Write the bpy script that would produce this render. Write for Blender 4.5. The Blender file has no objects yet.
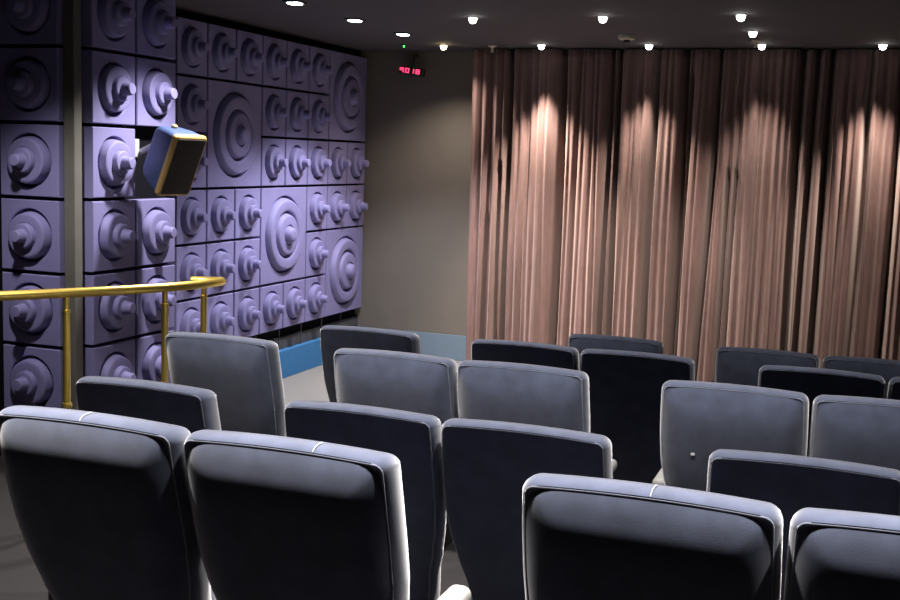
import bpy, bmesh, math, random
from mathutils import Vector, Matrix
random.seed(7)
C = bpy.context.scene.collection
PI = math.pi
CAMZ = 1.94            # eye height over the front floor
# ------------------------------------------------------------------ materials
def mat(name, col, rough=.6, metal=0, sheen=0, sheen_rough=.4, sheen_tint=(1, 1, 1), noise=0, nscale=20, bump=0, bscale=200,
        col2=None, emit=None, estr=0, coat=0, stretch=None, spec=None):
    m = bpy.data.materials.new(name); m.use_nodes = True
    nt = m.node_tree; b = nt.nodes['Principled BSDF']
    b.inputs['Base Color'].default_value = (*col, 1)
    b.inputs['Roughness'].default_value = rough
    b.inputs['Metallic'].default_value = metal
    if spec is not None: b.inputs['Specular IOR Level'].default_value = spec
    if sheen:
        b.inputs['Sheen Weight'].default_value = sheen
        b.inputs['Sheen Roughness'].default_value = sheen_rough
        b.inputs['Sheen Tint'].default_value = (*sheen_tint, 1)
    if coat: b.inputs['Coat Weight'].default_value = coat
    if emit:
        b.inputs['Emission Color'].default_value = (*emit, 1)
        b.inputs['Emission Strength'].default_value = estr
    if noise or bump:
        tc = nt.nodes.new('ShaderNodeTexCoord'); src = tc.outputs['Object']
        if stretch:
            mp = nt.nodes.new('ShaderNodeMapping'); mp.inputs['Scale'].default_value = stretch
            nt.links.new(src, mp.inputs['Vector']); src = mp.outputs['Vector']
    if noise:
        n = nt.nodes.new('ShaderNodeTexNoise'); n.inputs['Scale'].default_value = nscale; n.inputs['Detail'].default_value = 5
        nt.links.new(src, n.inputs['Vector'])
        r = nt.nodes.new('ShaderNodeValToRGB')
        r.color_ramp.elements[0].position = .3; r.color_ramp.elements[1].position = .7
        c2 = col2 or tuple(c*(1-noise) for c in col)
        r.color_ramp.elements[0].color = (*c2, 1); r.color_ramp.elements[1].color = (*col, 1)
        nt.links.new(n.outputs['Fac'], r.inputs['Fac']); nt.links.new(r.outputs['Color'], b.inputs['Base Color'])
    if bump:
        n2 = nt.nodes.new('ShaderNodeTexNoise'); n2.inputs['Scale'].default_value = bscale; n2.inputs['Detail'].default_value = 3
        nt.links.new(src, n2.inputs['Vector'])
        bp = nt.nodes.new('ShaderNodeBump'); bp.inputs['Strength'].default_value = bump; bp.inputs['Distance'].default_value = .004
        nt.links.new(n2.outputs['Fac'], bp.inputs['Height']); nt.links.new(bp.outputs['Normal'], b.inputs['Normal'])
    return m
M = dict(
    velvet=mat('seat_velvet', (.075, .086, .130), .85, sheen=1, sheen_rough=.4, sheen_tint=(1, .98, .97), noise=.30, nscale=14, bump=.10, bscale=420, spec=.1),
    piping=mat('seat_piping', (.14, .15, .19), .8, sheen=1, sheen_tint=(1, .98, .97), spec=.1),
    thread=mat('pale_seam', (.45, .45, .50), .8),
    cream=mat('cream_arm_pad', (.30, .29, .27), .6, noise=.1),
    black=mat('black_plastic', (.02, .02, .022), .5),
    seatmetal=mat('dark_metal', (.05, .05, .055), .4, metal=.7),
    panel=mat('lavender_plaster', (.235, .218, .435), .66, noise=.10, nscale=6, bump=.08, bscale=60),
    backing=mat('black_backing', (.008, .008, .011), .95, spec=.05),
    post=mat('grey_post', (.15, .145, .125), .6, noise=.15, nscale=8),
    wall=mat('taupe_wall', (.165, .148, .125), .85, noise=.06, nscale=5, bump=.05),
    darkwall=mat('dark_wall', (.05, .045, .06), .9),
    ceil=mat('dark_ceiling', (.072, .066, .074), .85, noise=.06, nscale=3),
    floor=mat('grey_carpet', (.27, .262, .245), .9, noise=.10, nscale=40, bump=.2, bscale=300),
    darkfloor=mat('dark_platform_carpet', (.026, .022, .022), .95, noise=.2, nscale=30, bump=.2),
    blue=mat('blue_carpet_skirting', (.04, .20, .46), .85, noise=.08, nscale=30),
    blue_warmlit=mat('blue_skirting_warm_light', (.16, .225, .29), .8, noise=.06),  # front skirting: warm light on the blue is painted into this greyer tone
    darkgrey=mat('dark_grey_board', (.07, .072, .08), .8),
    curtain=mat('dusty_rose_velvet', (.185, .116, .108), .85, sheen=.35, sheen_rough=.5, sheen_tint=(1, .85, .78), noise=.22, nscale=7, bump=.15, bscale=40,
                stretch=(3, 3, .8), spec=.1),
    brass=mat('polished_brass', (1, .72, .16), .30, metal=.88),
    spkblue=mat('blue_speaker_shell', (.055, .092, .21), .5, noise=.1),
    gold=mat('tan_speaker_frame', (.52, .34, .11), .45),
    grille=mat('brown_black_grille', (.022, .016, .014), .7, bump=.4, bscale=500),
    bracket=mat('pale_bracket', (.42, .42, .44), .5),
    ring=mat('white_lamp_ring', (.5, .5, .5), .4),
    bulb=mat('lit_bulb', (1, 1, 1), .3, emit=(1, .97, .93), estr=14),
    bulbwarm=mat('lit_warm_bulb', (1, .9, .7), .3, emit=(1, .82, .42), estr=22),
    bulbcool=mat('lit_cool_lens', (1, 1, 1), .3, emit=(.86, .88, 1), estr=9),
    cream2=mat('beige_plastic', (.62, .56, .42), .5),
    green=mat('green_led', (0, .5, .1), .3, emit=(.08, 1, .18), estr=2.2),
    red=mat('red_led', (.6, 0, .1), .3, emit=(1, .08, .22), estr=1.3),
)
# ------------------------------------------------------------------ helpers
def obj(name, vf, m, parent=None, smooth=False, loc=None):
    me = bpy.data.meshes.new(name)
    if isinstance(vf, bmesh.types.BMesh):
        bmesh.ops.recalc_face_normals(vf, faces=vf.faces[:]); vf.to_mesh(me); vf.free()
    else:
        me.from_pydata(vf[0], [], vf[1]); 
        b = bmesh.new(); b.from_mesh(me); bmesh.ops.recalc_face_normals(b, faces=b.faces[:]); b.to_mesh(me); b.free()
    me.materials.append(m)
    if smooth:
        for p in me.polygons: p.use_smooth = True
        if smooth != 'all':
            me.set_sharp_from_angle(angle=math.radians(smooth if smooth is not True else 40))
    o = bpy.data.objects.new(name, me); C.objects.link(o)
    if parent: o.parent = parent
    if loc: o.location = loc
    return o
def empty(name, loc=(0, 0, 0), rz=0):
    o = bpy.data.objects.new(name, None); C.objects.link(o); o.location = loc; o.rotation_euler = (0, 0, rz)
    o.empty_display_size = .1
    return o
def tag(o, label, cat, group=None):
    o['label'] = label; o['category'] = cat
    if group: o['group'] = group
    return o
def struct(name, vf, m):
    o = obj(name, vf, m); o['kind'] = 'structure'; return o
def boxes(lst, bevel=0, seg=2):
    b = bmesh.new()
    for (x0, x1, y0, y1, z0, z1) in lst:
        r = bmesh.ops.create_cube(b, size=1)
        bmesh.ops.transform(b, verts=r['verts'], matrix=Matrix.Translation(((x0+x1)/2, (y0+y1)/2, (z0+z1)/2)) @ Matrix.Diagonal((x1-x0, y1-y0, z1-z0, 1)))
    if bevel: bmesh.ops.bevel(b, geom=b.edges[:], offset=bevel, segments=seg, affect='EDGES', profile=.5)
    return b
def lathe(prof, n=40):
    """prof: (r, h) list; axis +Z"""
    V = []; F = []
    for (r, h) in prof:
        for k in range(n):
            a = 2*PI*k/n; V.append((r*math.cos(a), r*math.sin(a), h))
    for i in range(len(prof)-1):
        for k in range(n):
            F.append((i*n+k, i*n+(k+1) % n, (i+1)*n+(k+1) % n, (i+1)*n+k))
    F.append(tuple((len(prof)-1)*n+k for k in range(n)))
    return V, F
def tube(pts, r, n=14, caps=True):
    V = []; F = []; P = [Vector(p) for p in pts]
    up = Vector((0, 0, 1))
    for i, p in enumerate(P):
        t = (P[min(i+1, len(P)-1)] - P[max(i-1, 0)]).normalized()
        s = t.cross(up) if abs(t.z) < .95 else t.cross(Vector((1, 0, 0)))
        s.normalize(); w = s.cross(t)
        rr = r[i] if isinstance(r, (list, tuple)) else r
        for k in range(n):
            a = 2*PI*k/n; V.append(tuple(p + s*rr*math.cos(a) + w*rr*math.sin(a)))
    for i in range(len(P)-1):
        for k in range(n): F.append((i*n+k, i*n+(k+1) % n, (i+1)*n+(k+1) % n, (i+1)*n+k))
    if caps:
        F.append(tuple(range(n))); F.append(tuple((len(P)-1)*n+k for k in range(n)))
    return V, F
def smooth_path(ctrl, m=8):
    P = [Vector(p) for p in ctrl]; out = []
    Q = [P[0]*2-P[1]] + P + [P[-1]*2-P[-2]]
    for i in range(1, len(Q)-2):
        for j in range(m):
            t = j/m; a, b, c, d = Q[i-1], Q[i], Q[i+1], Q[i+2]
            out.append(.5*((2*b)+(c-a)*t+(2*a-5*b+4*c-d)*t*t+(3*b-a-3*c+d)*t**3))
    out.append(P[-1]); return out

# ------------------------------------------------------------------ camera (level corrected from the room's vanishing points)
YAW, PITCH, ROLL, FPX = .34746, .12472, .03408, 1149.36
cy, sy, cp, sp, cr, sr = math.cos(YAW), math.sin(YAW), math.cos(PITCH), math.sin(PITCH), math.cos(ROLL), math.sin(ROLL)
fwd = Vector((-sy*cp, cy*cp, -sp)); rt = Vector((cy, sy, 0)); up = rt.cross(fwd)
R = cr*rt + sr*up; U = -sr*rt + cr*up
cam = bpy.data.cameras.new('camera'); cam.lens = FPX*36/900; cam.sensor_width = 36; cam.clip_start = .02
co = bpy.data.objects.new('camera', cam); C.objects.link(co)
co.matrix_world = Matrix(((R.x, U.x, -fwd.x, 0), (R.y, U.y, -fwd.y, 0), (R.z, U.z, -fwd.z, CAMZ), (0, 0, 0, 1)))
bpy.context.scene.camera = co

# ------------------------------------------------------------------ setting
HC = .963 + CAMZ; VW = 10.23; UW = -4.70; PF = -4.6145
ZBASE = -1.5094+CAMZ+.006
A_Z, B_Z, D_Z = .326, .165, .09
XL, XR, YB = -6.2, 4.6, -1.6
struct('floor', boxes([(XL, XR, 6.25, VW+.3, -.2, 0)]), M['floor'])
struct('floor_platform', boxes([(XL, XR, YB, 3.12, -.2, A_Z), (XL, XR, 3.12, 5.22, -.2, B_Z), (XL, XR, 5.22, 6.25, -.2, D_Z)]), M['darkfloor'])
struct('ceiling', boxes([(XL, XR, YB, VW+.3, HC, HC+.15)]), M['ceil'])
struct('wall_front', boxes([(XL, XR, VW, VW+.2, 0, HC)]), M['wall'])
struct('wall_left', boxes([(UW-.2, UW, 5.99, VW, 0, HC)]), M['backing'])
struct('wall_pier', boxes([(UW-.2, -4.027, 5.20, 5.98, 0, HC), (XL, -4.06, 5.127, 5.20, 0, HC)]), M['backing'])
struct('wall_side', boxes([(XL-.2, XL, YB, 5.2, 0, HC)]), M['darkwall'])
struct('wall_right', boxes([(XR, XR+.2, YB, VW+.2, 0, HC)]), M['darkwall'])
struct('wall_back', boxes([(XL, XR, YB-.2, YB, 0, HC)]), M['darkwall'])
struct('trim_1', boxes([(-4.058, -3.988, 5.085, 5.150, 0, HC)], .006), M['post'])
struct('baseboard_left', boxes([(UW, -4.6145, 5.99, VW, 0, .2435)], .004), M['blue'])
struct('baseboard_front', boxes([(-4.6145, XR, VW-.018, VW, 0, .2435)], .003), M['blue_warmlit'])
struct('baseboard_pier', boxes([(-4.027, -3.955, 5.185, 5.98, 0, ZBASE), (-4.45, -4.062, 5.055, 5.127, 0, ZBASE)]), M['darkgrey'])
struct('trim_2', boxes([(UW, -4.665, 5.99, VW, .2435, .345)] + [(-4.665, -4.658, 6.2+k*.4025, 6.21+k*.4025, .2435, .42) for k in range(10)]), M['darkgrey'])

# ------------------------------------------------------------------ sculpted wall panels
CELL = .40253
def panel_face(S, rad, depth, thick, n=64):
    """square plate (half size S) with a round recess, axis +Z, face at z=0"""
    V = []; F = []
    def sq(a, s):
        c, d = math.cos(a), math.sin(a); k = s/max(abs(c), abs(d)); return c*k, d*k
    ch = .006
    rings = [('s', S, -thick), ('s', S, -ch), ('s', S-ch*.7, 0)]
    for q in (.55, .0):
        rings.append(('m', q, 0))
    rings += [('c', rad-.004, -.004), ('c', rad-.006, -depth)]
    for kind, a, z in rings:
        for k in range(n):
            th = 2*PI*(k+.5)/n - PI/n
            if kind == 's': x, y = sq(th, a)
            elif kind == 'c': x, y = a*math.cos(th), a*math.sin(th)
            else:
                xs, ys = sq(th, S-ch*.7); xc, yc = rad*math.cos(th), rad*math.sin(th)
                x, y = xs*a+xc*(1-a), ys*a+yc*(1-a)
            V.append((x, y, z))
    m = len(rings)
    for i in range(m-1):
        for k in range(n): F.append((i*n+k, i*n+(k+1) % n, (i+1)*n+(k+1) % n, (i+1)*n+k))
    F.append(tuple((m-1)*n+k for k in range(n)))
    F.append(tuple(reversed(range(n))))
    return V, F
S1, S2 = .1915, .3930
small_face_me = panel_face(S1, .149, .050, .075)
big_face_me = panel_face(S2, .330, .060, .075, 96)
small_cone = [(.131, -.052), (.128, .000), (.120, .032), (.114, .036), (.106, .037), (.080, .037), (.073, .037), (.072, .034), (.070, .034), (.066, .060), (.061, .065), (.054, .066),
              (.041, .067), (.038, .070), (.034, .100), (.032, .116), (.028, .121), (.014, .122)]
big_ring = [(.312, -.062), (.308, -.015), (.290, .030), (.284, .035), (.275, .037), (.222, .034), (.206, .032), (.199, .026), (.195, -.025), (.150, -.025)]
big_cone = [(.186, -.027), (.182, .002), (.166, .042), (.160, .047), (.150, .049), (.100, .050), (.090, .051), (.084, .047), (.082, .040), (.076, .040), (.064, .072), (.056, .088), (.046, .096), (.02, .098)]
PANEL = {}
def make_panel(kind, loc, rot, label, group):
    """rot: matrix 3x3 taking +Z to the outward normal"""
    e = empty('cone_relief_panel' if kind == 's' else 'ring_relief_panel', loc)
    e.rotation_euler = rot.to_euler()
    tag(e, label, 'wall panel', group)
    if kind not in PANEL:
        if kind == 's':
            a = obj('panel_plate', small_face_me, M['panel'], e, smooth=30)
            b = obj('stepped_cone', lathe(small_cone, 44), M['panel'], e, smooth=28)
            PANEL[kind] = [a, b]
        else:
            a = obj('panel_plate', big_face_me, M['panel'], e, smooth=30)
            r_ = obj('raised_ring', lathe(big_ring, 72), M['panel'], e, smooth=35)
            b = obj('stepped_cone', lathe(big_cone, 60), M['panel'], e, smooth=35)
            PANEL[kind] = [a, r_, b]
    else:
        for p in PANEL[kind]:
            c = p.copy(); C.objects.link(c); c.parent = e
    return e
ROT_R = Matrix(((0, 0, 1), (1, 0, 0), (0, 1, 0)))        # normal +X : local x -> +Y, local y -> +Z
ROT_B = Matrix(((1, 0, 0), (0, 0, -1), (0, 1, 0)))       # normal -Y : local x -> +X, local y -> +Z
ordn = ['first', 'second', 'third', 'fourth', 'fifth', 'sixth', 'seventh', 'eighth']
rown = ['top row', 'second row down', 'third row down', 'fourth row down', 'fifth row down', 'bottom row']
ZB = -1.5094 + CAMZ; V0 = 7.3902 - CELL
bigs = {(1, 1): 'left of the middle of the far wall, third and second rows from top', (3, 3): '', (6, 0): '', (6, 4): ''}
biglab = {(1, 1): 'large purple panel with concentric rings, upper left one just right of the speaker',
          (3, 3): 'large purple panel with concentric rings, low in the middle of the far wall',
          (6, 0): 'large dim purple ringed panel in the top corner against the taupe wall',
          (6, 4): 'large purple ringed panel in the bottom corner against the taupe wall'}
covered = set()
for (c, r) in bigs:
    for dc in (0, 1):
        for dr in (0, 1): covered.add((c+dc, r+dr))
for (c, r), l in biglab.items():
    make_panel('b', (PF, V0+(c+1)*CELL, ZB+(6-r-1)*CELL), ROT_R, l, 'large ringed panels on the far left wall')
for r in range(6):
    for c in range(8):
        if (c, r) in covered: continue
        lab = f'small purple cone panel, far wall beyond the speaker, {ordn[c]} column, {rown[r]}'
        make_panel('s', (PF, V0+(c+.5)*CELL, ZB+(5.5-r)*CELL), ROT_R, lab, 'small cone panels on the far left wall')
PU = -3.95; PV0 = 5.178
for r in range(6):
    for c in range(2):
        if (c, r) == (1, 2): continue
        lab = f'lavender cone panel on the near pier, {"beside grey post" if c == 0 else "right column"}, {rown[r]}'
        make_panel('s', (PU, PV0+(c+.5)*CELL, ZB+(5.5-r)*CELL), ROT_R, lab, 'cone panels on the near pier')
for r in range(6):
    lab = f'dim purple cone panel left of the grey post at the picture edge, {rown[r]}'
    make_panel('s', (-4.06-S1-.004, 5.05, ZB+(5.5-r)*CELL), ROT_B, lab, 'cone panels left of the grey post')

# ------------------------------------------------------------------ seats
H = .935; T = .115; TILT = math.tan(math.radians(11)); ZBOT = .14
def halfw(z):
    d = H - z
    pts = [(0, .280), (.06, .283), (.14, .285), (.23, .286), (.32, .284), (.41, .274), (.50, .256), (.60, .232), (.80, .20)]
    for (a, b), (c, e) in zip(pts, pts[1:]):
        if a <= d <= c:
            t = (d-a)/(c-a); t = t*t*(3-2*t)*.5 + t*.5; return (b+(e-b)*t)*.982
    return pts[-1][1]
RC = .034
def crown(x): return .010*(1-(x/.28)**2)
def outline(inset=0, n=26):
    """half outline right side from bottom to top centre, mirrored; returns closed-top polyline left-bottom .. right-bottom"""
    right = []
    for i in range(n):
        z = ZBOT + (H-RC-ZBOT)*i/(n-1); right.append((halfw(z), z))
    w = right[-1][0]
    for i in range(1, 9):
        a = PI/2*i/8; right.append((w-RC+RC*math.cos(a), H-RC+RC*math.sin(a)))
    for i in range(1, 9):
        x = (w-RC)*(1-i/8); right.append((x, H))
    right = [(x, z+(crown(x)-crown(w-RC) if z > H-RC*.999 else 0)*min(1, (z-(H-RC))/RC)) for x, z in right]
    left = [(-x, z) for x, z in right[:-1]]
    poly = left + right[::-1]
    if inset:
        out = []
        for i, (x, z) in enumerate(poly):
            a = poly[max(i-1, 0)]; b = poly[min(i+1, len(poly)-1)]
            tx, tz = b[0]-a[0], b[1]-a[1]; L = math.hypot(tx, tz); nx, nz = -tz/L, tx/L   # left of travel (outwards)
            if i == 0 or i == len(poly)-1: nz = 0
            out.append((x-nx*inset, z-nz*inset))
        poly = out
    return poly
def lean(d): return d*TILT + .19*max(d, 0)**2
def shear(V): return [(x, y+lean(H-z), z) for x, y, z in V]
def shell():
    lay = [(.030, .006), (.017, .001), (.0125, .004), (.006, .013), (.001, .026), (-.001, .042), (0, .062), (.003, .080), (.009, .096), (.020, .109), (.036, .115)]
    V = []; F = []; n = None
    for ins, y in lay:
        p = outline(ins); n = len(p)
        V += [(x, y, z) for x, z in p]
    for i in range(len(lay)-1):
        for k in range(n-1): F.append((i*n+k, i*n+k+1, (i+1)*n+k+1, (i+1)*n+k))
    b = (len(lay)-1)*n
    for k in range(n//2): 
        q = [b+k, b+k+1, b+n-2-k, b+n-1-k]
        q = list(dict.fromkeys(q)); 
        if len(q) > 2: F.append(tuple(q))
    F.append(tuple([i*n for i in range(len(lay))] + [i*n+n-1 for i in reversed(range(len(lay)))]))
    return shear(V), F
def back_panel(bulge, nx=34, nz=50, grow=.0150, power=2.5):
    V = []; F = []
    for j in range(nz+1):
        t = j/nz; z0 = ZBOT+.004 + (H-grow-ZBOT)*(1-(1-t)**1.7)
        d = H-grow-z0
        w = halfw(z0)-grow
        rc = RC-grow*.6
        if d < rc: w = w-rc+math.sqrt(max(0, rc*rc-(rc-d)**2))
        for i in range(nx+1):
            s = -1+2*i/nx; s = math.copysign(1-(1-abs(s))**1.35, s)
            x = s*w
            ea, ec = min(1, max(d, 0)/.17), min(1, max(w-abs(x), 0)/.095)
            e_ = max(0, 1-((1-ea)**5+(1-ec)**5)**.2)
            y = .0018-bulge*(1-(1-e_)**power)
            V.append((x, y, z0+max(0, crown(x)-crown(halfw(H)-RC))*max(0, 1-d/.05)))
    for j in range(nz):
        for i in range(nx): 
            a = j*(nx+1)+i; F.append((a, a+1, a+nx+2, a+nx+1))
    return shear(V), F
def piping():
    p = outline(.0150); pts = [(x, 0.0024, z) for x, z in p]
    return tube(shear(pts), .0024, 8)
def seat_cushion(): 
    return boxes([(-.195, .195, .285, .375, .20, .55)], .03, 4)   # tipped up
def armrest(side):
    x = side*.298
    return boxes([(x-.026, x+.026, .27, .46, 0, .425)], .010, 2)
def armpad(side):
    x = side*.298
    return boxes([(x-.033, x+.033, .24, .50, .422, .478)], .024, 4)
def build_seat(bulge):
    e = empty('cinema_seat')
    b = obj('backrest', shell(), M['velvet'], e, smooth=50)
    bp = obj('back_panel', back_panel(bulge), M['velvet'], b, smooth='all')
    pp = obj('piping', piping(), M['piping'], b, smooth='all')
    s = obj('seat_cushion', seat_cushion(), M['velvet'], e, smooth=40)
    pd = obj('pedestal', boxes([(-.16, .16, .30, .44, 0, .22)], .01), M['black'], e)
    return e
arm = {}
def add_arm(seat, side):
    if side not in arm:
        a = obj('armrest', armrest(side), M['black'], seat, smooth=40)
        b = obj('arm_pad', armpad(side), M['cream'], a, smooth=40)
        a['label'] = 'black armrest under a cream pad'; b['label'] = 'cream arm pad'
        arm[side] = (a, b)
    else:
        a = arm[side][0].copy(); C.objects.link(a); a.parent = seat
        b = arm[side][1].copy(); C.objects.link(b); b.parent = a
def copy_seat(src):
    r = src.copy(); C.objects.link(r)
    for ch in list(src.children):
        if ch.name.startswith('armrest'): continue
        c = ch.copy(); C.objects.link(c); c.parent = r
        for g in ch.children:
            if not g.name.startswith(('piping', 'back_panel')): continue
            d = g.copy(); C.objects.link(d); d.parent = c
    return r
W, G = .57, .8542
rows = [  # key, v, floor, first left edge, steps after the first, arms, bulge, labels
 ('A', 2.3447, A_Z, -2.0882, [W, G, W], 'LRLR', .046, 'seats of the nearest row', [
   'blue-grey velvet cinema seat in the nearest row, cut by the left picture edge',
   'blue-grey velvet cinema seat, second from left in the nearest row',
   'blue-grey velvet cinema seat in the nearest row, right of the gap, pale top whole',
   'blue-grey velvet cinema seat in the nearest row, bottom right corner of the picture']),
 ('B', 3.3903, B_Z, -2.6670, [G, W, G], 'RLRL', .012, 'seats of the second row from the camera', [
   'dark flat-backed cinema seat in the second row from the camera, alone beside the brass rail',
   'dark flat-backed cinema seat in the second row, left of the centre pair',
   'dark flat-backed cinema seat in the second row, right of the centre pair',
   'dark flat-backed cinema seat in the second row, at the right picture edge']),
 ('C', 4.4308, B_Z, -2.9861, [G, W, G, W], 'RLRLR', .040, 'seats of the third row from the camera', [
   'grey-lit velvet cinema seat in the third row from the camera, by the brass rail end',
   'grey-lit velvet cinema seat in the third row, left of the centre pair',
   'grey-lit velvet cinema seat in the third row, right of the centre pair',
   'grey velvet cinema seat in the third row, small white speck on its back',
   'grey-lit velvet cinema seat in the third row, cut by the right picture edge']),
 ('D', 5.4413, D_Z, -2.7017, [G, W, G, W], 'RLRLR', .012, 'seats of the fourth row from the camera', [
   'dark velvet cinema seat, leftmost of the fourth row, near the blue skirting',
   'dark velvet cinema seat, fourth row, left of the centre pair, before the curtain edge',
   'dark velvet cinema seat, fourth row, right of the centre pair, wide back',
   'dark velvet cinema seat in the fourth row, right part, with a pale yellowish top edge',
   'dark velvet cinema seat in the fourth row, a sliver at the right picture edge']),
 ('E', 6.4707, 0.0, -1.5971, [G, W], 'RLR', .025, 'seats of the front row by the curtain', [
   'grey cinema seat in the front row by the curtain, leftmost, behind the wide dark back',
   'grey cinema seat in the front row by the curtain, middle one of the three',
   'grey cinema seat in the front row by the curtain, rightmost of the three']),
]
protos = {}
for key, v, fz, u0, steps, arms, bulge, grp, labs in rows:
    u = u0; us = [u]
    for s in steps: u += s; us.append(u)
    for i, (ux, lab, am) in enumerate(zip(us, labs, arms)):
        if bulge not in protos: protos[bulge] = build_seat(bulge); o = protos[bulge]
        else: o = copy_seat(protos[bulge])
        o.location = (ux+.264+(-.010 if key == 'A' and i < 2 else 0), v, fz-(.013 if key == 'A' else .006))
        tag(o, lab, 'seat', grp)
        add_arm(o, -1 if am == 'L' else 1)
        if key == 'C' and i == 3:
            sp_ = obj('lint_speck', lathe([(.010, 0), (.008, .0012), (.004, .0016)], 12), M['ring'], o, smooth='all')
            z = .655; sp_.location = (-.140, .0 + lean(H-z) - .038, z); sp_.rotation_euler = (PI/2+.1, 0, 0)
            sp_['label'] = 'small white speck of lint'
        if key == 'A':
            bk = [c for c in o.children if c.name.startswith('backrest')][0]
            xs = {0: .0, 1: .085, 2: .01, 3: .05}[i]
            pts = [(xs+yy*.1, yy+lean(-zz), H+crown(xs)+zz) for yy, zz in ((.003, -.0135), (.008, -.0088), (.016, -.0037), (.028, .0000), (.042, .0014), (.05, .0008))]
            sm = obj('top_seam', tube(smooth_path(pts, 4), .0014, 6), M['thread'], bk, smooth='all')
            sm['label'] = 'pale stitched seam across the top'

# ------------------------------------------------------------------ curtain
def px2u(x): # fold positions along the curtain
    t = [(470, -3.473), (484, -3.335), (501, -3.169), (554, -2.664), (602, -2.22), (672, -1.596), (700, -1.354), (789, -.61), (815, -.399), (853, -.098), (888, .175), (960, .73)]
    for (a, b), (c, d) in zip(t, t[1:]):
        if x <= c or c == 960: return b+(d-b)*(x-a)/(c-a)
folds = [(476, .3, 0), (484, .75, -.01), (487.5, .6, 0), (495, .8, .01), (501.5, 1.2, 0), (512, .35, 0), (520, .5, 0), (524, .5, .01), (531, .35, 0), (540, .28, 0), (553.5, 1.1, -.02), (562, .35, 0), (569, .55, -.03),
         (576, .3, 0), (586, .4, .03), (592, .4, .03), (601, 1.0, 0), (609.5, 1.1, 0), (619, .5, -.03), (626, .4, 0), (633, .5, 0), (645, .95, -.02), (656, .5, 0), (664, .4, .03), (673, 1.35, -.02), (678, .9, -.03),
         (688, .35, -.04), (701, 1.0, -.07), (709, .4, -.05), (720, .8, -.03), (728, .8, -.03), (738, .5, 0), (749, .55, 0), (755, .5, 0), (763, .6, 0), (772, .5, 0), (779, .4, 0), (788, 1.4, 0), (800, 1.2, -.03), (815, 1.4, -.02),
         (824, .35, 0), (833, .45, 0), (841, .4, 0), (853, 1.0, -.03), (863, .4, 0), (871, .35, 0), (886, .95, -.01), (895, .5, 0), (904, .6, 0), (914, .8, 0), (925, .5, 0), (937, 1.0, 0), (948, .5, 0), (960, .9, 0), (975, .5, 0), (990, .9, 0)]
def curtain():
    rnd = random.Random(3)
    U0, U1 = -3.430, .90
    fl = [(px2u(x)*.976, s, l, rnd.uniform(-.5, .5)) for x, s, l in folds]
    NU, NZ = 1500, 36
    Zt, Zb = HC-.012, .012
    V = []; F = []
    for j in range(NZ+1):
        t = j/NZ; z = Zt+(Zb-Zt)*t           # t 0 top, 1 bottom
        vs = []
        for (u, s, l, ph) in fl:
            vs.append((u + l*(t-.72)*1.1 + .006*math.sin(5*t+ph*9), s*(.75+.35*t)))
        for i in range(NU+1):
            u = U0 + (U1-U0)*i/NU + .03*t*(1-i/NU)**10
            def valley(d, k):
                if k >= .7: return .25*k*math.exp(-(d/(.008+.017*k))**2) + .035*math.exp(-(d/.065)**2)
                return .12*k*math.exp(-(d/(.010+.024*k))**1.8)
            y = 0
            for (a, k) in vs:
                d = abs(u-a)
                if d < .16: y = max(y, valley(d, k))
            y += .03*math.sin(u*10+math.sin(u*4.3)*1.5+.6*t) + .012*math.sin(u*21+1.2*t+math.sin(u*7)*2) + .006*math.sin(u*43+2.0*t+2*math.sin(u*13))
            y += .0045*math.sin(u*78+2.5*math.sin(z*1.3+u*5)) + .002*math.sin(u*140+2*math.sin(u*9))
            y *= .55+.45*min(1, t/.35)
            V.append((u, VW-.375+y, z))
    for j in range(NZ):
        for i in range(NU):
            a = j*(NU+1)+i; F.append((a, a+1, a+NU+2, a+NU+1))
    return V, F
cu = obj('curtain', curtain(), M['curtain'], smooth='all')
sol = cu.modifiers.new('cloth_thickness', 'SOLIDIFY'); sol.thickness = .006; sol.offset = 1
tag(cu, 'dusty rose velvet curtain hanging in deep pleats across the front wall', 'curtain')

# ------------------------------------------------------------------ brass handrail
RZ = CAMZ-.68
rail = tag(empty('brass_handrail', (-3.3, 4.6, B_Z)), 'polished brass handrail with three posts and a bent-back end, left of the seats', 'handrail')
off = Vector((-3.3, 4.6, B_Z))
def loc(p): return Vector(p)-off
ctrl = [(-3.86, 3.60, RZ), (-3.575, 4.047, RZ), (-3.418, 4.293, RZ), (-3.290, 4.51, RZ), (-3.185, 4.731, RZ), (-3.125, 4.93, RZ), (-3.108, 5.06, RZ), (-3.122, 5.145, RZ-.004), (-3.175, 5.195, RZ-.010), (-3.25, 5.20, RZ-.014), (-3.325, 5.175, RZ-.016)]
rp_ = smooth_path(ctrl, 8); rp_ += [rp_[-1]+(rp_[-1]-rp_[-2])*k for k in (.2, .35, .45)]
rr_ = [.0225]*(len(rp_)-3)+[.0205, .015, .006]
obj('top_rail', tube([loc(p) for p in rp_], rr_, 16), M['brass'], rail, smooth=60)
for (x, y, dz) in ((-3.418, 4.293, 0), (-3.185, 4.731, 0), (-3.262, 5.20, -.014)):
    b0 = loc((x, y, B_Z)); zt = RZ+dz-.018-B_Z
    p = obj('post', lathe([(.0165, .02), (.0165, zt-.075), (.019, zt-.073), (.019, zt-.060), (.0135, zt-.057), (.0135, zt)], 18), M['brass'], rail, smooth=50, loc=b0)
    obj('base_flange', lathe([(.045, 0), (.045, .008), (.02, .02), (.0165, .024)], 24), M['brass'], p, smooth=50)
    obj('collar', lathe([(.0215, zt*.52), (.0235, zt*.52+.006), (.0235, zt*.52+.018), (.0215, zt*.52+.024), (.0165, zt*.52+.025)], 18), M['brass'], p, smooth=50)

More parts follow.
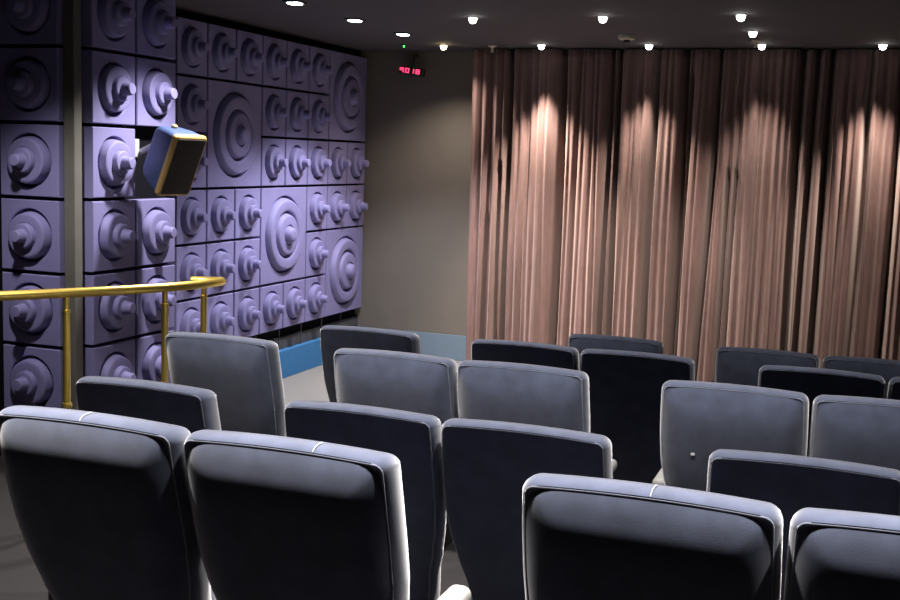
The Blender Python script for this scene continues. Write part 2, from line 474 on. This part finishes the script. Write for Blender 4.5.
# ------------------------------------------------------------------ speaker on the pier
def speaker():
    # local: face looks +Y, x right seen from the front (viewer's right = -x ... kept symmetric), z up
    e = empty('wall_speaker', (-3.60, 5.51, CAMZ-.108))
    a = math.radians(-74)      # +Y turned to +X with a little towards the audience
    rm = Matrix.Rotation(a-math.radians(30)+math.radians(0), 3, 'Z') @ Matrix.Rotation(math.radians(-25), 3, 'X')
    e.rotation_euler = rm.to_euler()
    w, h, d = .116, .182, .21
    V = []; F = []
    secs = [(-d, .070, .135), (-d*.86, .086, .155), (-d*.45, .104, .174), (-.03, w-.002, h-.002), (-.022, w-.004, h-.004)]
    def rr(wx, hz, rad, n=5):
        pts = []
        for sx, sz, a0 in ((1, 1, 0), (-1, 1, 90), (-1, -1, 180), (1, -1, 270)):
            for k in range(n+1):
                t = math.radians(a0+90*k/n); pts.append((sx*(wx-rad)+rad*math.cos(t), sz*(hz-rad)+rad*math.sin(t)))
        return pts
    def stack(secs, rad):
        V = []; F = []
        for (y, wx, hz) in secs: V += [(x, y, z) for x, z in rr(wx, hz, rad)]
        n = len(rr(1, 1, .1))
        for i in range(len(secs)-1):
            for k in range(n): F.append((i*n+k, i*n+(k+1) % n, (i+1)*n+(k+1) % n, (i+1)*n+k))
        F.append(tuple(range(n))); F.append(tuple((len(secs)-1)*n+k for k in range(n)))
        return V, F
    obj('shell', stack(secs, .03), M['spkblue'], e, smooth=45)
    obj('front_frame', stack([(-.024, w, h), (-.006, w+.002, h+.002), (.004, w, h), (.010, w-.008, h-.008), (.010, w-.014, h-.014)], .022), M['gold'], e, smooth=45)
    obj('grille', stack([(.008, w-.014, h-.014), (.0135, w-.016, h-.016), (.015, w-.022, h-.022)], .012), M['grille'], e, smooth=45)
    inv = rm.transposed()
    b = obj('bracket', tube([Vector(p) for p in [(0, -d*.7, .16), (0, -d-.03, .10), (0, -d-.03, -.10), (0, -d*.7, -.165)]], .012, 10), M['black'], e)
    obj('bracket_bolt', lathe([(.016, 0), (.016, .02), (.010, .024)], 14), M['gold'], e, smooth=40, loc=(0, -d*.7, .158))
    # arm back to the pier
    c = Vector((0, -d-.03, .02)); wpt = inv @ (Vector((-4.05, 5.70, CAMZ-.06)) - e.location)
    obj('wall_arm', tube([c, (c+wpt)/2, wpt], .018, 10), M['bracket'], e)
    return tag(e, 'tilted wall speaker with blue shell, tan frame and dark grille on the panelled pier', 'speaker')
speaker()
jb = obj('junction_box', boxes([(-4.027, -3.97, 5.597, 5.640, CAMZ-.07, CAMZ+.035)], .005), M['bracket'])
tag(jb, 'small pale box left of the speaker in the gap between panels', 'junction box')

# ------------------------------------------------------------------ ceiling fixtures and their light
def spot(loc, energy, col, deg, blend, rad=.03, tilt=(0, 0, 0)):
    l = bpy.data.lights.new('spot', 'SPOT'); l.energy = energy; l.color = col; l.spot_size = math.radians(deg); l.spot_blend = blend; l.shadow_soft_size = rad
    o = bpy.data.objects.new('spot', l); C.objects.link(o); o.location = loc; o.rotation_euler = tilt
    return o
def downlight(u, v, label, m='bulb', energy=60, col=(1, .93, .86), deg=100, blend=.5, r=.028, tilt=(0, 0, 0), drop=.045):
    e = tag(empty('downlight', (u, v, HC)), label, 'ceiling light', 'round ceiling downlights')
    obj('trim_ring', lathe([(r+.012, 0), (r+.012, -.003), (r+.008, -.005), (r+.004, -.010), (r+.002, -.002)], 24), M['ring'], e, smooth=40)
    obj('bulb', lathe([(r, -.002), (r, -.012), (r*.95, -.55*drop), (r*.75, -.85*drop), (r*.4, -drop*.98), (r*.1, -drop)], 24), M[m], e, smooth='all')
    spot((u, v, HC-drop-.02), energy, col, deg, blend, .03, tilt)
def rectlight(u, v, label, energy, deg=110, blend=.5, tilt=(0, 0, 0)):
    e = tag(empty('recessed_light', (u, v, HC)), label, 'ceiling light', 'oblong ceiling lights along the panelled wall')
    obj('frame', boxes([(-.056, .056, -.066, -.058, -.012, 0), (-.056, .056, .058, .066, -.012, 0), (-.056, -.050, -.058, .058, -.012, 0), (.050, .056, -.058, .058, -.012, 0)]), M['ceil'], e)
    obj('lens', boxes([(-.040, .040, -.040, .040, -.020, -.001)], .006), M['bulbcool'], e)
    spot((u, v, HC-.06), energy, (.96, .94, 1), deg, blend, .06, tilt)
WARM = (1, .84, .72); NEU = (1, .95, .92)
rectlight(-3.621, 6.84, 'oblong white ceiling light at the top picture edge, nearest of the three', 10, 100, .6)
rectlight(-3.623, 7.772, 'oblong white ceiling light, middle of the three along the panelled wall', 120, 102, .6)
rectlight(-3.623, 8.686, 'oblong white ceiling light nearest the taupe wall', 270, 108, .6)
downlight(-3.616, 9.60, 'warm yellow glaring ceiling spot by the curtain corner', 'bulbwarm', 80, (1, .84, .72), 125, .9)
FILL = (1, .87, .78)
for u, v, lab, en in ((-2.697, 7.72, 'round ceiling spot left of the others, far from the curtain', 360), (-1.78, 7.73, 'round ceiling spot farther from the curtain, in the middle', 240),
                      (-.874, 7.70, 'round ceiling spot, topmost of the three close together on the right', 150), (-.891, 8.658, 'round ceiling spot, middle of the three close together on the right', 70)):
    downlight(u, v, lab, energy=en, col=FILL, deg=48, blend=.8, tilt=(math.radians(43), 0, 0))
for u, lab, en in ((-2.721, 'round ceiling spot close to the curtain above its brightest pool', 420), (-1.807, 'round ceiling spot close to the curtain, right of the beige detector', 180),
                   (-.909, 'round ceiling spot close to the curtain beside a small sprinkler', 70), (-.008, 'round ceiling spot close to the curtain, far right', 220)):
    downlight(u, 9.57, lab, energy=en, col=WARM, deg=74, blend=.7)
# house lights over the seats and the same wall row continued, above the picture
for v, us, en, deg in ((2.37, (-2.38, -1.52, -.78, -.08, .62), 420, 58), (3.56, (-2.5, -1.6, -.8, 0), 195, 86), (5.45, (-2.3, -1.2, 0), 95, 80)):
    for u in us:
        spot((u, v, HC-.06), en*(.76 if v < 3 and u > -1 else 1), (1, .965, .95), deg, .6, .05)
for (u, v, en, dg) in ((-3.25, 5.65, 230, 112), (-3.62, 4.1, 125, 116)):
    spot((u, v, HC-.06), en, (1, .95, .95), dg, .6, .05)

def sprinkler(u, v, label):
    e = tag(empty('sprinkler', (u, v, HC)), label, 'sprinkler', 'ceiling sprinklers')
    obj('escutcheon', lathe([(.036, 0), (.036, -.008), (.014, -.016)], 20), M['cream2'], e, smooth=40)
    obj('nozzle', lathe([(.010, -.012), (.010, -.05), (.016, -.052), (.016, -.056), (.004, -.057)], 14), M['cream2'], e, smooth=40)
sprinkler(-3.201, 9.70, 'small beige sprinkler near the ceiling above the curtain left edge')
sprinkler(-.925, 9.27, 'small beige sprinkler between two bright ceiling spots')
e = tag(empty('smoke_detector', (-1.852, 8.889, HC)), 'round beige smoke detector on the dark ceiling above the curtain', 'detector')
obj('detector_base', lathe([(.065, 0), (.067, -.012), (.060, -.032), (.045, -.038)], 28), M['cream2'], e, smooth=40)
obj('sensor_cap', lathe([(.026, -.036), (.026, -.056), (.016, -.062)], 20), M['black'], e, smooth=40)
e = tag(empty('indicator_lamp', (-3.968, 9.542, HC)), 'tiny green indicator lamp on the ceiling above the red display', 'indicator')
obj('indicator_base', lathe([(.022, 0), (.020, -.012)], 16), M['black'], e)
obj('green_led', lathe([(.008, -.01), (.008, -.026), (.004, -.03)], 12), M['green'], e)

# red display hanging in the corner
e = tag(empty('red_led_display', (-4.122, 10.12, CAMZ+.772)), 'small dark display with glowing red digits in the corner by the curtain', 'display')
e.rotation_euler = (0, math.radians(7), 0)
obj('housing', boxes([(-.12, .12, -.03, .05, -.036, .036)], .008), M['black'], e)
obj('hanger', tube([(-.01, .02, .04), (-.005, .02, .14), (-.005, .06, .15), (-.005, .109, .15)], .007, 8), M['seatmetal'], e)
SEG = {'a': (-1, 1, 1, 1), 'b': (1, 0, 1, 1), 'c': (1, -1, 1, 0), 'd': (-1, -1, 1, -1), 'e': (-1, -1, -1, 0), 'f': (-1, 0, -1, 1), 'g': (-1, 0, 1, 0)}
for x, segs in ((-.088, 'afgbc'), (-.034, 'abcdef'), (.016, 'bc'), (.072, 'abcdefg')):
    lst = []
    for s in segs:
        x0, z0, x1, z1 = SEG[s]; t = .005
        lst.append((x+x0*.015-t, x+x1*.015+t, -.034, -.029, z0*.017-t, z1*.017+t))
    obj('digit', boxes(lst), M['red'], e)

# ------------------------------------------------------------------ world, view
w = bpy.data.worlds.new('world'); bpy.context.scene.world = w; w.use_nodes = True
w.node_tree.nodes['Background'].inputs['Color'].default_value = (.55, .6, .9, 1)
w.node_tree.nodes['Background'].inputs['Strength'].default_value = .0
sc = bpy.context.scene
sc.view_settings.view_transform = 'Standard'; sc.view_settings.look = 'None'; sc.view_settings.gamma = 1
sc.view_settings.exposure = 0
sc.cycles.max_bounces = 6
